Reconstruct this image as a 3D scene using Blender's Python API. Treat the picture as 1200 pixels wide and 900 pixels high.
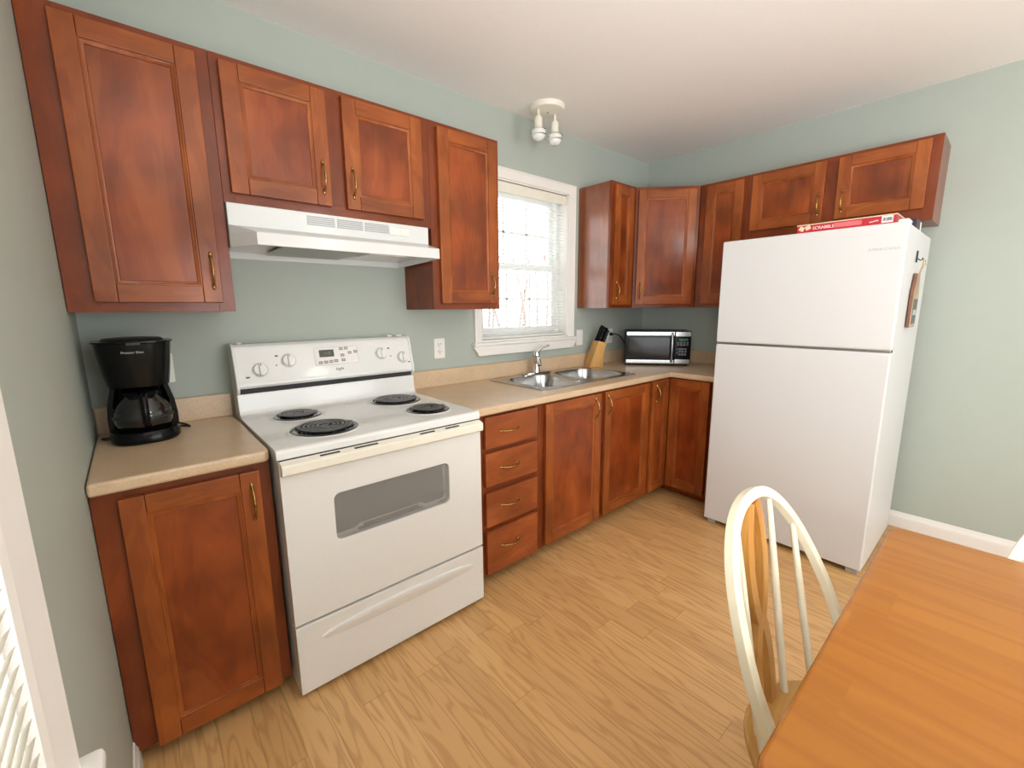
import bpy, bmesh, math, random
from mathutils import Vector, Matrix, Quaternion
PI = math.pi
random.seed(7)
for o in list(bpy.data.objects): bpy.data.objects.remove(o)
S = bpy.context.scene
COL = S.collection

# ------------------------------------------------------------------ camera
cam = bpy.data.cameras.new('camera'); cam_o = bpy.data.objects.new('camera', cam); COL.objects.link(cam_o)
YAW, PITCH, ROLL = math.radians(-41.053), math.radians(-9.861), math.radians(-0.44)
fw = Vector((-math.sin(YAW)*math.cos(PITCH), math.cos(YAW)*math.cos(PITCH), math.sin(PITCH)))
rt = Vector((math.cos(YAW), math.sin(YAW), 0)); up = rt.cross(fw)
r2 = rt*math.cos(ROLL) + up*math.sin(ROLL); u2 = -rt*math.sin(ROLL) + up*math.cos(ROLL)
M = Matrix((r2, u2, -fw)).transposed().to_4x4(); M.translation = Vector((0.136, -2.167, 1.34))
cam_o.matrix_world = M
cam.sensor_width = 36; cam.sensor_fit = 'HORIZONTAL'; cam.lens = 510.15/1200*36
cam.clip_start = 0.02; cam.clip_end = 200
S.camera = cam_o

# ------------------------------------------------------------------ light and exposure
S.view_settings.view_transform = 'Standard'; S.view_settings.look = 'None'
S.view_settings.exposure = 0.27; S.view_settings.gamma = 1.0; S.view_settings.use_curve_mapping = False
wd = bpy.data.worlds.new('overcast_sky'); S.world = wd; wd.use_nodes = True
bgn = wd.node_tree.nodes['Background']; bgn.inputs[0].default_value = (0.93, 0.97, 1.0, 1); bgn.inputs[1].default_value = 3.3

def area(name, loc, rot, sx, sy, power, col):
    l = bpy.data.lights.new(name, 'AREA'); l.shape = 'RECTANGLE'; l.size = sx; l.size_y = sy; l.energy = power; l.color = col
    o = bpy.data.objects.new(name, l); COL.objects.link(o); o.location = loc; o.rotation_euler = rot; return o
# daylight from the glazed end of the room behind the camera, and from an unseen opening in the left wall
area('rear_daylight', (1.6, -4.86, 1.3), (math.radians(142), 0, 0), 2.4, 1.6, 23, (0.97, 0.985, 1.0))
area('patio_daylight', (-.16, -3.75, 1.1), (0, math.radians(-142), 0), 2.0, 1.7, 8, (0.98, 0.99, 1.0))
area('left_window_fill', (.034, -2.24, 1.45), (0, math.radians(-140), 0), 1.1, .6, 48, (0.98, 0.99, 1.0))  # added fill lamp on the room side of the blinds, aimed up at the ceiling
lp = bpy.data.lights.new('dining_fill', 'POINT'); lp.energy = 8; lp.color = (1.0, .96, .91); lp.shadow_soft_size = .14  # added point fill behind the camera, brightens floor and ceiling
lpo = bpy.data.objects.new('dining_fill', lp); COL.objects.link(lpo); lpo.location = (1.75, -3.3, 2.2)

# ------------------------------------------------------------------ materials
def new_mat(name):
    m = bpy.data.materials.new(name); m.use_nodes = True
    nt = m.node_tree; return m, nt, nt.nodes['Principled BSDF']
def N(nt, t, **kw):
    n = nt.nodes.new(t)
    for k, v in kw.items(): setattr(n, k, v)
    return n
def L(nt, a, b): nt.links.new(a, b)
def setp(b, rough=.5, metal=0, coat=0, spec=.5, coat_rough=.1):
    b.inputs['Roughness'].default_value = rough; b.inputs['Metallic'].default_value = metal
    b.inputs['Coat Weight'].default_value = coat; b.inputs['Coat Roughness'].default_value = coat_rough
    b.inputs['Specular IOR Level'].default_value = spec
def ramp(nt, fac, stops):
    r = N(nt, 'ShaderNodeValToRGB'); e = r.color_ramp.elements
    e[0].position, e[0].color = stops[0][0], (*stops[0][1], 1)
    e[1].position, e[1].color = stops[-1][0], (*stops[-1][1], 1)
    for p, c in stops[1:-1]:
        x = e.new(p); x.color = (*c, 1)
    L(nt, fac, r.inputs[0]); return r.outputs[0]
def math_n(nt, op, a, b=None, c=None):
    n = N(nt, 'ShaderNodeMath', operation=op)
    for i, v in enumerate((a, b, c)):
        if v is None: continue
        if isinstance(v, (int, float)): n.inputs[i].default_value = v
        else: L(nt, v, n.inputs[i])
    return n.outputs[0]
def mixc(nt, fac, a, b, mode='MIX'):
    n = N(nt, 'ShaderNodeMix', data_type='RGBA', blend_type=mode)
    for i, v in ((0, fac), (6, a), (7, b)):
        if isinstance(v, (int, float)): n.inputs[i].default_value = v
        elif isinstance(v, tuple): n.inputs[i].default_value = (*v, 1)
        else: L(nt, v, n.inputs[i])
    return n.outputs[2]
def plain(name, col, rough=.5, metal=0, coat=0, spec=.5, var=.04, nscale=25, bump=0, coat_rough=.1):
    m, nt, b = new_mat(name); setp(b, rough, metal, coat, spec, coat_rough)
    tc = N(nt, 'ShaderNodeTexCoord'); no = N(nt, 'ShaderNodeTexNoise'); no.inputs['Scale'].default_value = nscale; no.inputs['Detail'].default_value = 4
    L(nt, tc.outputs['Object'], no.inputs['Vector'])
    lo = tuple(max(0, c*(1-var)) for c in col); hi = tuple(min(1, c*(1+var)) for c in col)
    L(nt, ramp(nt, no.outputs[0], [(.3, lo), (.7, hi)]), b.inputs['Base Color'])
    if bump:
        bp = N(nt, 'ShaderNodeBump'); bp.inputs['Strength'].default_value = bump; bp.inputs['Distance'].default_value = .002
        L(nt, no.outputs[0], bp.inputs['Height']); L(nt, bp.outputs[0], b.inputs['Normal'])
    return m
def wood(name, axis, cols, rough=.34, coat=.3, fine=1.0, coat_rough=.12, blotch=.5):
    m, nt, b = new_mat(name); setp(b, rough, 0, coat, .25, coat_rough)
    tc = N(nt, 'ShaderNodeTexCoord'); oi = N(nt, 'ShaderNodeObjectInfo')
    off = N(nt, 'ShaderNodeVectorMath', operation='SCALE'); off.inputs[0].default_value = (13.1, 7.7, 5.3); L(nt, oi.outputs['Random'], off.inputs['Scale'])
    add = N(nt, 'ShaderNodeVectorMath', operation='ADD'); L(nt, tc.outputs['Object'], add.inputs[0]); L(nt, off.outputs[0], add.inputs[1])
    def mp(across, along):
        n = N(nt, 'ShaderNodeMapping'); sc = [across]*3; sc['xyz'.index(axis)] = along
        n.inputs['Scale'].default_value = sc; L(nt, add.outputs[0], n.inputs[0]); return n.outputs[0]
    n1 = N(nt, 'ShaderNodeTexNoise'); n1.inputs['Scale'].default_value = 1; n1.inputs['Detail'].default_value = 5; n1.inputs['Distortion'].default_value = 1.4
    L(nt, mp(9*fine, 2.2*fine), n1.inputs['Vector'])
    n2 = N(nt, 'ShaderNodeTexNoise'); n2.inputs['Scale'].default_value = 1; n2.inputs['Detail'].default_value = 3
    L(nt, mp(160*fine, 5*fine), n2.inputs['Vector'])
    n3 = N(nt, 'ShaderNodeTexNoise'); n3.inputs['Scale'].default_value = 4.5; n3.inputs['Detail'].default_value = 2; L(nt, add.outputs[0], n3.inputs['Vector'])
    rings = math_n(nt, 'SINE', math_n(nt, 'MULTIPLY', n1.outputs[0], 42.0))
    f = math_n(nt, 'ADD', math_n(nt, 'MULTIPLY', n1.outputs[0], .75), math_n(nt, 'ADD', math_n(nt, 'MULTIPLY', rings, .035), math_n(nt, 'ADD', math_n(nt, 'MULTIPLY', n2.outputs[0], .12), .065)))
    c = ramp(nt, f, [(.28, cols[0]), (.5, cols[1]), (.72, cols[2])])
    g = ramp(nt, n3.outputs[0], [(.3, (1-blotch*.55,)*3), (.68, (1+blotch*.25,)*3)])
    L(nt, mixc(nt, 1.0, c, g, 'MULTIPLY'), b.inputs['Base Color'])
    return m

CAB = ((.205, .043, .008), (.305, .074, .0135), (.40, .112, .024))
CABP = ((.185, .032, .0055), (.265, .052, .0095), (.335, .082, .017))
CABF = ((.14, .027, .006), (.195, .038, .008), (.245, .052, .012))
wood_v = wood('cherry_stain_vertical', 'z', CAB); wood_h = wood('cherry_stain_horizontal', 'x', CAB)
wood_p = wood('cherry_stain_panel', 'z', CABP, fine=.8, blotch=.85, rough=.3, coat=.35); wood_fr = wood('cherry_stain_frame', 'z', CABF); wood_fh = wood('cherry_stain_rail', 'x', CABF)
wood_side = wood('glossy_cherry_veneer', 'z', ((.20, .045, .010), (.27, .064, .015), (.33, .085, .022)), rough=.3, coat=1.0, coat_rough=.22)
wood_side.node_tree.nodes['Principled BSDF'].inputs['Coat IOR'].default_value = 1.75
wood_dr = wood('cherry_stain_drawer', 'x', ((.22, .048, .012), (.31, .074, .018), (.40, .11, .030)), fine=.8)
WOODS = [wood_v, wood_h, wood_p, wood_fr, wood_fh, wood_dr]
oak = wood('golden_oak', 'z', ((.40, .17, .035), (.52, .25, .06), (.64, .34, .10)), fine=1.2)
seat_oak = wood('seat_oak', 'x', ((.50, .25, .06), (.62, .34, .09), (.74, .45, .14)), fine=.9)
block_wood = wood('knife_block_wood', 'z', ((.55, .29, .08), (.66, .37, .12), (.75, .45, .17)), fine=1.5, coat=.1)
paint = plain('aqua_wall_paint', (.425, .47, .42), .55, nscale=9, var=.012, spec=.3)
ceil_m = plain('ceiling_paint', (.90, .87, .84), .9, nscale=60, var=.008, spec=.1, bump=.04)
trim_m = plain('white_trim_paint', (.84, .81, .77), .35, var=.01)
vinyl = plain('white_vinyl', (.82, .82, .80), .35, var=.01)
enamel = plain('white_enamel', (.78, .775, .755), .22, coat=.4, var=.008, coat_rough=.05)
fridge_m = plain('white_fridge_paint', (.70, .70, .70), .38, var=.012, nscale=220, bump=.12)
almond = plain('almond_plastic', (.84, .80, .69), .35, var=.02)
gap_m = plain('dark_gap', (.02, .018, .02), .6)
black_p = plain('black_plastic', (.004, .004, .0045), .16, spec=.18)
black_s = plain('black_satin', (.015, .015, .016), .45)
coil_m = plain('black_coil', (.03, .03, .033), .3, metal=.2, var=.2)
bowl_m = plain('black_enamel_bowl', (.012, .012, .013), .12, coat=.6)
chrome = plain('chrome', (.72, .72, .73), .10, metal=1, var=.01)
steel = plain('brushed_steel', (.46, .46, .455), .24, metal=1, var=.08, nscale=90)
brass = plain('antique_brass', (.40, .25, .085), .27, metal=1, var=.25, nscale=60)
cream_m = plain('cream_chair_paint', (.77, .71, .545), .35, coat=.2, var=.03)
cream_l = plain('cream_lamp_metal', (.85, .81, .70), .35, var=.02)
bulb_m = plain('frosted_bulb', (.85, .85, .84), .25, var=.01)
ivory = plain('outlet_ivory', (.84, .83, .78), .35, var=.01)
slot_m = plain('outlet_slot', (.10, .09, .08), .6)
btn_m = plain('grey_button', (.33, .28, .27), .5, var=.1)
print_m = plain('dark_print', (.06, .06, .07), .5)
grey_print = plain('grey_print', (.42, .42, .42), .4)
white_print = plain('white_print', (.85, .82, .80), .5)
silver_print = plain('silver_print', (.5, .5, .48), .35)
red_card = plain('red_card', (.52, .018, .035), .35, coat=.2)
pink_print = plain('pink_print', (.70, .16, .17), .4)
tile_print = plain('letter_tile_print', (.75, .62, .42), .5)
dark_card = plain('dark_card', (.03, .015, .035), .4)
twine = plain('twine', (.50, .36, .18), .8)
brown_m = plain('brown_plank_edge', (.20, .085, .05), .6, var=.2)
plank_m = wood('weathered_plank', 'z', ((.38, .26, .16), (.48, .34, .22), (.58, .43, .29)), fine=1.5, coat=0)
chalk_m = plain('chalkboard_grey', (.12, .135, .12), .6, var=.3, nscale=40)
pale_m = plain('pale_patch', (.50, .55, .52), .6, var=.15)
lcd_m = plain('lcd_dark', (.025, .03, .018), .2)
mesh_filter = None

def speckle(name, a, b_, rough):
    m, nt, b = new_mat(name); setp(b, rough, 0, .0, .9)
    tc = N(nt, 'ShaderNodeTexCoord'); n1 = N(nt, 'ShaderNodeTexNoise'); n1.inputs['Scale'].default_value = 130; n1.inputs['Detail'].default_value = 6
    n2 = N(nt, 'ShaderNodeTexNoise'); n2.inputs['Scale'].default_value = 9; n2.inputs['Detail'].default_value = 3
    L(nt, tc.outputs['Object'], n1.inputs['Vector']); L(nt, tc.outputs['Object'], n2.inputs['Vector'])
    f = math_n(nt, 'ADD', math_n(nt, 'MULTIPLY', n1.outputs[0], .6), math_n(nt, 'MULTIPLY', n2.outputs[0], .4))
    L(nt, ramp(nt, f, [(.36, a), (.62, b_)]), b.inputs['Base Color']); return m
counter_m = speckle('sand_laminate', (.56, .40, .245), (.68, .495, .32), .33)

def planks(name, w, length, cols, dark, rough, seam, coat=.0, ringk=46, axis='y', grain=.5, spec=.5):
    m, nt, b = new_mat(name); setp(b, rough, 0, coat, spec, .15)
    tc = N(nt, 'ShaderNodeTexCoord'); sx = N(nt, 'ShaderNodeSeparateXYZ'); L(nt, tc.outputs['Object'], sx.inputs[0])
    X, Y = (sx.outputs[0], sx.outputs[1]) if axis == 'y' else (sx.outputs[1], sx.outputs[0])
    xs = math_n(nt, 'DIVIDE', X, w); ix = math_n(nt, 'FLOOR', xs); fx = math_n(nt, 'FRACT', xs)
    wn = N(nt, 'ShaderNodeTexWhiteNoise', noise_dimensions='1D'); L(nt, ix, wn.inputs['W'])
    ys = math_n(nt, 'ADD', math_n(nt, 'DIVIDE', Y, length), math_n(nt, 'MULTIPLY', wn.outputs[0], 7.3)); iy = math_n(nt, 'FLOOR', ys); fy = math_n(nt, 'FRACT', ys)
    cv = N(nt, 'ShaderNodeCombineXYZ'); L(nt, ix, cv.inputs[0]); L(nt, iy, cv.inputs[1])
    wc = N(nt, 'ShaderNodeTexWhiteNoise', noise_dimensions='2D'); L(nt, cv.outputs[0], wc.inputs['Vector'])
    gc = N(nt, 'ShaderNodeCombineXYZ'); L(nt, math_n(nt, 'MULTIPLY', X, 15), gc.inputs[0]); L(nt, math_n(nt, 'MULTIPLY', Y, 1.5), gc.inputs[1]); L(nt, math_n(nt, 'MULTIPLY', wc.outputs[0], 91.0), gc.inputs[2])
    n1 = N(nt, 'ShaderNodeTexNoise'); n1.inputs['Scale'].default_value = 1; n1.inputs['Detail'].default_value = 2; n1.inputs['Distortion'].default_value = .4; L(nt, gc.outputs[0], n1.inputs['Vector'])
    fc = N(nt, 'ShaderNodeCombineXYZ'); L(nt, math_n(nt, 'MULTIPLY', X, 260), fc.inputs[0]); L(nt, math_n(nt, 'MULTIPLY', Y, 9), fc.inputs[1])
    n2 = N(nt, 'ShaderNodeTexNoise'); n2.inputs['Scale'].default_value = 1; n2.inputs['Detail'].default_value = 2; L(nt, fc.outputs[0], n2.inputs['Vector'])
    rings = math_n(nt, 'ADD', math_n(nt, 'MULTIPLY', math_n(nt, 'SINE', math_n(nt, 'MULTIPLY', n1.outputs[0], ringk)), .5), .5)
    rings = math_n(nt, 'POWER', rings, 3.0)
    base = ramp(nt, wc.outputs[0], [(0, cols[0]), (.5, cols[1]), (1, cols[2])])
    g = math_n(nt, 'ADD', math_n(nt, 'MULTIPLY', rings, grain), math_n(nt, 'MULTIPLY', math_n(nt, 'SUBTRACT', n2.outputs[0], .5), grain*.9))
    c = mixc(nt, g, base, dark)
    e = math_n(nt, 'MINIMUM', math_n(nt, 'MULTIPLY', math_n(nt, 'MINIMUM', fx, math_n(nt, 'SUBTRACT', 1.0, fx)), w), math_n(nt, 'MULTIPLY', math_n(nt, 'MINIMUM', fy, math_n(nt, 'SUBTRACT', 1.0, fy)), length))
    s = math_n(nt, 'MULTIPLY', math_n(nt, 'LESS_THAN', e, .0011), seam)
    c = mixc(nt, s, c, tuple(x*.45 for x in dark))
    L(nt, c, b.inputs['Base Color'])
    return m
floor_m = planks('oak_laminate_floor', .098, 1.15, ((.62, .36, .145), (.69, .405, .165), (.74, .45, .19)), (.45, .215, .072), .36, .5)
table_m = planks('honey_oak_tabletop', .11, .9, ((.375, .132, .0115), (.39, .140, .013), (.41, .149, .0145)), (.29, .088, .008), .24, .0, coat=.15, ringk=16, grain=.40)
snow_m = plain('snow', (.88, .88, .9), .8, nscale=3, bump=.3)
bark_m = plain('pale_bark', (.30, .22, .19), .9, nscale=30, var=.3)

def glass_mat(name, tint=(1, 1, 1), alpha=.1, rough=0.0):
    m, nt, b = new_mat(name); nt.nodes.remove(b)
    out = [n for n in nt.nodes if n.type == 'OUTPUT_MATERIAL'][0]
    tr = N(nt, 'ShaderNodeBsdfTransparent'); tr.inputs[0].default_value = (*tint, 1)
    gl = N(nt, 'ShaderNodeBsdfGlossy'); gl.inputs['Roughness'].default_value = rough
    fr = N(nt, 'ShaderNodeFresnel'); fr.inputs[0].default_value = 1.45
    mx = N(nt, 'ShaderNodeMixShader'); geo = N(nt, 'ShaderNodeNewGeometry'); L(nt, math_n(nt, 'MULTIPLY', math_n(nt, 'MULTIPLY', fr.outputs[0], alpha), math_n(nt, 'SUBTRACT', 1.0, geo.outputs['Backfacing'])), mx.inputs[0]); L(nt, tr.outputs[0], mx.inputs[1]); L(nt, gl.outputs[0], mx.inputs[2]); L(nt, mx.outputs[0], out.inputs[0])
    return m
pane_m = glass_mat('window_glass', (.97, .99, .98), 1.0)
carafe_m = glass_mat('carafe_glass', (.86, .87, .85), 2.6, .06)
def frit_mat():
    m, nt, b = new_mat('oven_frit_glass'); setp(b, .12, 0, .5)
    out = [n for n in nt.nodes if n.type == 'OUTPUT_MATERIAL'][0]
    tc = N(nt, 'ShaderNodeTexCoord'); v = N(nt, 'ShaderNodeTexVoronoi'); v.inputs['Scale'].default_value = 420; L(nt, tc.outputs['Object'], v.inputs['Vector'])
    L(nt, ramp(nt, v.outputs['Distance'], [(.2, (.42, .41, .395)), (.6, (.34, .33, .32))]), b.inputs['Base Color'])
    tr = N(nt, 'ShaderNodeBsdfTransparent'); mx = N(nt, 'ShaderNodeMixShader'); mx.inputs[0].default_value = .6
    L(nt, b.outputs[0], mx.inputs[1]); L(nt, tr.outputs[0], mx.inputs[2]); L(nt, mx.outputs[0], out.inputs[0]); return m
frit_m = frit_mat()
def slat_mat(name, col, trans):
    m, nt, b = new_mat(name); setp(b, .45)
    out = [n for n in nt.nodes if n.type == 'OUTPUT_MATERIAL'][0]
    tc = N(nt, 'ShaderNodeTexCoord'); no = N(nt, 'ShaderNodeTexNoise'); no.inputs['Scale'].default_value = 40; L(nt, tc.outputs['Object'], no.inputs['Vector'])
    c = ramp(nt, no.outputs[0], [(.3, tuple(x*.98 for x in col)), (.7, col)])
    L(nt, c, b.inputs['Base Color']); t = N(nt, 'ShaderNodeBsdfTranslucent'); L(nt, c, t.inputs[0])
    mx = N(nt, 'ShaderNodeMixShader'); mx.inputs[0].default_value = trans; L(nt, b.outputs[0], mx.inputs[1]); L(nt, t.outputs[0], mx.inputs[2]); L(nt, mx.outputs[0], out.inputs[0]); return m
slat_w = slat_mat('white_slat', (.90, .89, .85), .25)
slat_c = slat_mat('cream_slat', (.80, .74, .63), .10)
def mesh_mat():
    m, nt, b = new_mat('aluminium_mesh'); setp(b, .35, .85)
    tc = N(nt, 'ShaderNodeTexCoord'); w1 = N(nt, 'ShaderNodeTexChecker'); w1.inputs['Scale'].default_value = 190
    mp = N(nt, 'ShaderNodeMapping'); mp.inputs['Rotation'].default_value = (0, 0, .785); L(nt, tc.outputs['Object'], mp.inputs[0]); L(nt, mp.outputs[0], w1.inputs['Vector'])
    w1.inputs[1].default_value = (.62, .58, .54, 1); w1.inputs[2].default_value = (.22, .20, .185, 1); L(nt, w1.outputs[0], b.inputs['Base Color']); return m
mesh_filter = mesh_mat()

# ------------------------------------------------------------------ mesh helpers
def rrect(x0, x1, y0, y1, r, n=6):
    r = min(r, (x1-x0)/2-1e-5, (y1-y0)/2-1e-5); p = []
    for cx, cy, a in ((x1-r, y1-r, 0), (x0+r, y1-r, 90), (x0+r, y0+r, 180), (x1-r, y0+r, 270)):
        for i in range(n+1):
            t = math.radians(a + 90*i/n); p.append((cx+r*math.cos(t), cy+r*math.sin(t)))
    return p
def ax3(axis, p, h):
    return {'z': (p[0], p[1], h), 'y': (p[0], h, p[1]), 'x': (h, p[0], p[1])}[axis]
class MB:
    def __init__(s): s.bm = bmesh.new()
    def merge(s, t, mat):
        bmesh.ops.recalc_face_normals(t, faces=t.faces)
        for f in t.faces: f.material_index = mat
        me = bpy.data.meshes.new('tmp'); t.to_mesh(me); t.free(); s.bm.from_mesh(me); bpy.data.meshes.remove(me)
    def box(s, x0, x1, y0, y1, z0, z1, mat=0, bev=0, seg=2):
        t = bmesh.new(); bmesh.ops.create_cube(t, size=1)
        for v in t.verts: v.co = ((x0+x1)/2+v.co.x*(x1-x0), (y0+y1)/2+v.co.y*(y1-y0), (z0+z1)/2+v.co.z*(z1-z0))
        if bev: bmesh.ops.bevel(t, geom=t.edges[:], offset=bev, segments=seg, affect='EDGES', profile=.5, clamp_overlap=True)
        s.merge(t, mat); return s
    def prism(s, pts, axis, lo, hi, mat=0, holes=(), bev=0, seg=2):
        t = bmesh.new(); rings = []; edges = []
        for loop in (pts, *holes):
            vs = [t.verts.new(ax3(axis, p, lo)) for p in loop]
            edges += [t.edges.new((vs[i], vs[(i+1) % len(vs)])) for i in range(len(vs))]
        if holes: fs = [g for g in bmesh.ops.triangle_fill(t, use_beauty=True, use_dissolve=False, edges=edges)['geom'] if isinstance(g, bmesh.types.BMFace)]
        else: fs = [t.faces.new(t.verts[:])]
        ex = bmesh.ops.extrude_face_region(t, geom=fs)['geom']
        d = Vector(ax3(axis, (0, 0), hi-lo))
        for v in ex:
            if isinstance(v, bmesh.types.BMVert): v.co += d
        if bev:
            bmesh.ops.recalc_face_normals(t, faces=t.faces)
            es = [e for e in t.edges if len(e.link_faces) == 2 and e.calc_face_angle(0) > .5]
            bmesh.ops.bevel(t, geom=es, offset=bev, segments=seg, affect='EDGES', profile=.5, clamp_overlap=True)
        s.merge(t, mat); return s
    def loft(s, loops, mat=0, cap=(True, True), closed=False):
        t = bmesh.new(); R = [[t.verts.new(p) for p in l] for l in loops]; n = len(R[0])
        for a, b in list(zip(R, R[1:])) + ([(R[-1], R[0])] if closed else []):
            for i in range(n):
                try: t.faces.new((a[i], a[(i+1) % n], b[(i+1) % n], b[i]))
                except ValueError: pass
        if not closed:
            if cap[0]: t.faces.new(R[0][::-1])
            if cap[1]: t.faces.new(R[-1])
        bmesh.ops.remove_doubles(t, verts=t.verts, dist=1e-6)
        s.merge(t, mat); return s
    def lathe(s, prof, c=(0, 0, 0), axis='z', seg=32, mat=0, sx=1, sy=1, cap=(True, True)):
        loops = []
        for r, h in prof:
            r = max(r, 1e-4); l = []
            for i in range(seg):
                a = 2*PI*i/seg; p = ax3(axis, (r*math.cos(a)*sx, r*math.sin(a)*sy), h); l.append((p[0]+c[0], p[1]+c[1], p[2]+c[2]))
            loops.append(l)
        return s.loft(loops, mat, cap)
    def tube(s, pts, r, seg=10, mat=0, closed=False, sec=None, upv=None):
        P = [Vector(p) for p in pts]; n = len(P); loops = []; ref = Vector(upv) if upv else None
        for i in range(n):
            d = (P[(i+1) % n]-P[i-1]) if closed else (P[min(i+1, n-1)]-P[max(i-1, 0)])
            d.normalize()
            if ref is None:
                ref = Vector((0, 0, 1)) if abs(d.z) < .9 else Vector((1, 0, 0))
            a = (ref-d*ref.dot(d)).normalized(); b = d.cross(a)
            if upv is None: ref = a
            rr = r[i] if isinstance(r, (list, tuple)) else r
            if sec: l = [P[i]+a*q[0]*rr+b*q[1]*rr for q in sec]
            else: l = [P[i]+(a*math.cos(2*PI*k/seg)+b*math.sin(2*PI*k/seg))*rr for k in range(seg)]
            loops.append(l)
        return s.loft(loops, mat, closed=closed)
    def xform(s, m):
        bmesh.ops.transform(s.bm, matrix=m, verts=s.bm.verts); return s
    def build(s, name, mats, parent=None, world=True, angle=38):
        mats = mats if isinstance(mats, list) else [mats]
        if parent is not None and world:
            off = Vector((0, 0, 0)); q = parent
            while q: off += q.location; q = q.parent
            for v in s.bm.verts: v.co -= off
        me = bpy.data.meshes.new(name); s.bm.to_mesh(me); s.bm.free()
        for m in mats: me.materials.append(m)
        me.shade_smooth(); me.set_sharp_from_angle(angle=math.radians(angle))
        o = bpy.data.objects.new(name, me); COL.objects.link(o)
        wn = o.modifiers.new('weighted_normals', 'WEIGHTED_NORMAL'); wn.weight = 90; wn.keep_sharp = True
        if parent is not None: o.parent = parent
        return o
def tag(o, label, cat, group=None):
    o['label'] = label; o['category'] = cat
    if group: o['group'] = group
    return o
def thing(name, label, cat, loc=(0, 0, 0), rz=0, group=None):
    o = bpy.data.objects.new(name, None); COL.objects.link(o); o.location = loc; o.rotation_euler = (0, 0, rz); o.empty_display_size = .05
    return tag(o, label, cat, group)
def struct(o): o['kind'] = 'structure'; return o
def mesh_copy(name, me, parent, loc, rot=(0, 0, 0)):
    o = bpy.data.objects.new(name, me); COL.objects.link(o); o.parent = parent; o.location = loc; o.rotation_euler = rot; return o
def text_mesh(txt, size, ext=.0004, spacing=1.0, shear=0):
    c = bpy.data.curves.new('lettering', 'FONT'); c.body = txt; c.size = size; c.extrude = ext; c.align_x = 'CENTER'; c.align_y = 'CENTER'; c.space_character = spacing; c.shear = shear; c.resolution_u = 3
    o = bpy.data.objects.new('lettering', c); COL.objects.link(o); bpy.context.view_layer.update()
    me = bpy.data.meshes.new_from_object(o.evaluated_get(bpy.context.evaluated_depsgraph_get()))
    bpy.data.objects.remove(o); bpy.data.curves.remove(c); return me
def lettering(name, txt, size, matl, parent, loc, rot, **kw):
    me = text_mesh(txt, size, **kw); me.materials.clear(); me.materials.append(matl); me.name = name
    return mesh_copy(name, me, parent, loc, rot)

W, H = 3.557, 2.51
ZT, ZTL, ZB = 2.177, 2.195, 1.337
# ------------------------------------------------------------------ room shell
struct(MB().box(-.15, W+.15, -4.9, .15, -.12, 0).build('floor', floor_m))
struct(MB().box(-.15, W+.15, -4.9, .15, H, H+.12).build('ceiling', ceil_m))
struct(MB().prism([(-.15, 0), (W+.15, 0), (W+.15, H), (-.15, H)], 'y', 0, .15, holes=[[(1.775, 1.135), (2.56, 1.135), (2.56, 2.12), (1.775, 2.12)]]).build('wall_back', paint))
struct(MB().prism([(-4.9, 0), (0, 0), (0, H), (-4.9, H)], 'x', -.15, 0, holes=[[(-2.55, .77), (-1.535, .77), (-1.535, 2.10), (-2.55, 2.10)], [(-4.65, .08), (-2.85, .08), (-2.85, 2.1), (-4.65, 2.1)]]).build('wall_left', paint))
struct(MB().box(W, W+.15, -4.9, 0, 0, H).build('wall_right', paint))
struct(MB().prism([(-.15, 0), (W+.15, 0), (W+.15, H), (-.15, H)], 'y', -5.0, -4.9, holes=[[(.7, .5), (3.1, .5), (3.1, 2.1), (.7, 2.1)]]).build('wall_rear', paint))
def baseboard(name, a, b, nrm):
    prof = [(0, 0), (.013, 0), (.013, .055), (.010, .062), (.011, .070), (.006, .082), (.004, .093), (0, .095)]
    m = MB(); loops = [[(P[0]+nrm[0]*q[0], P[1]+nrm[1]*q[0], q[1]) for q in prof] for P in (a, b)]
    m.loft(loops); return struct(m.build(name, trim_m))
baseboard('baseboard_right', (W, -1.0), (W, -4.9), (-1, 0))
baseboard('baseboard_left', (0, -.60), (0, -4.9), (1, 0))

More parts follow.
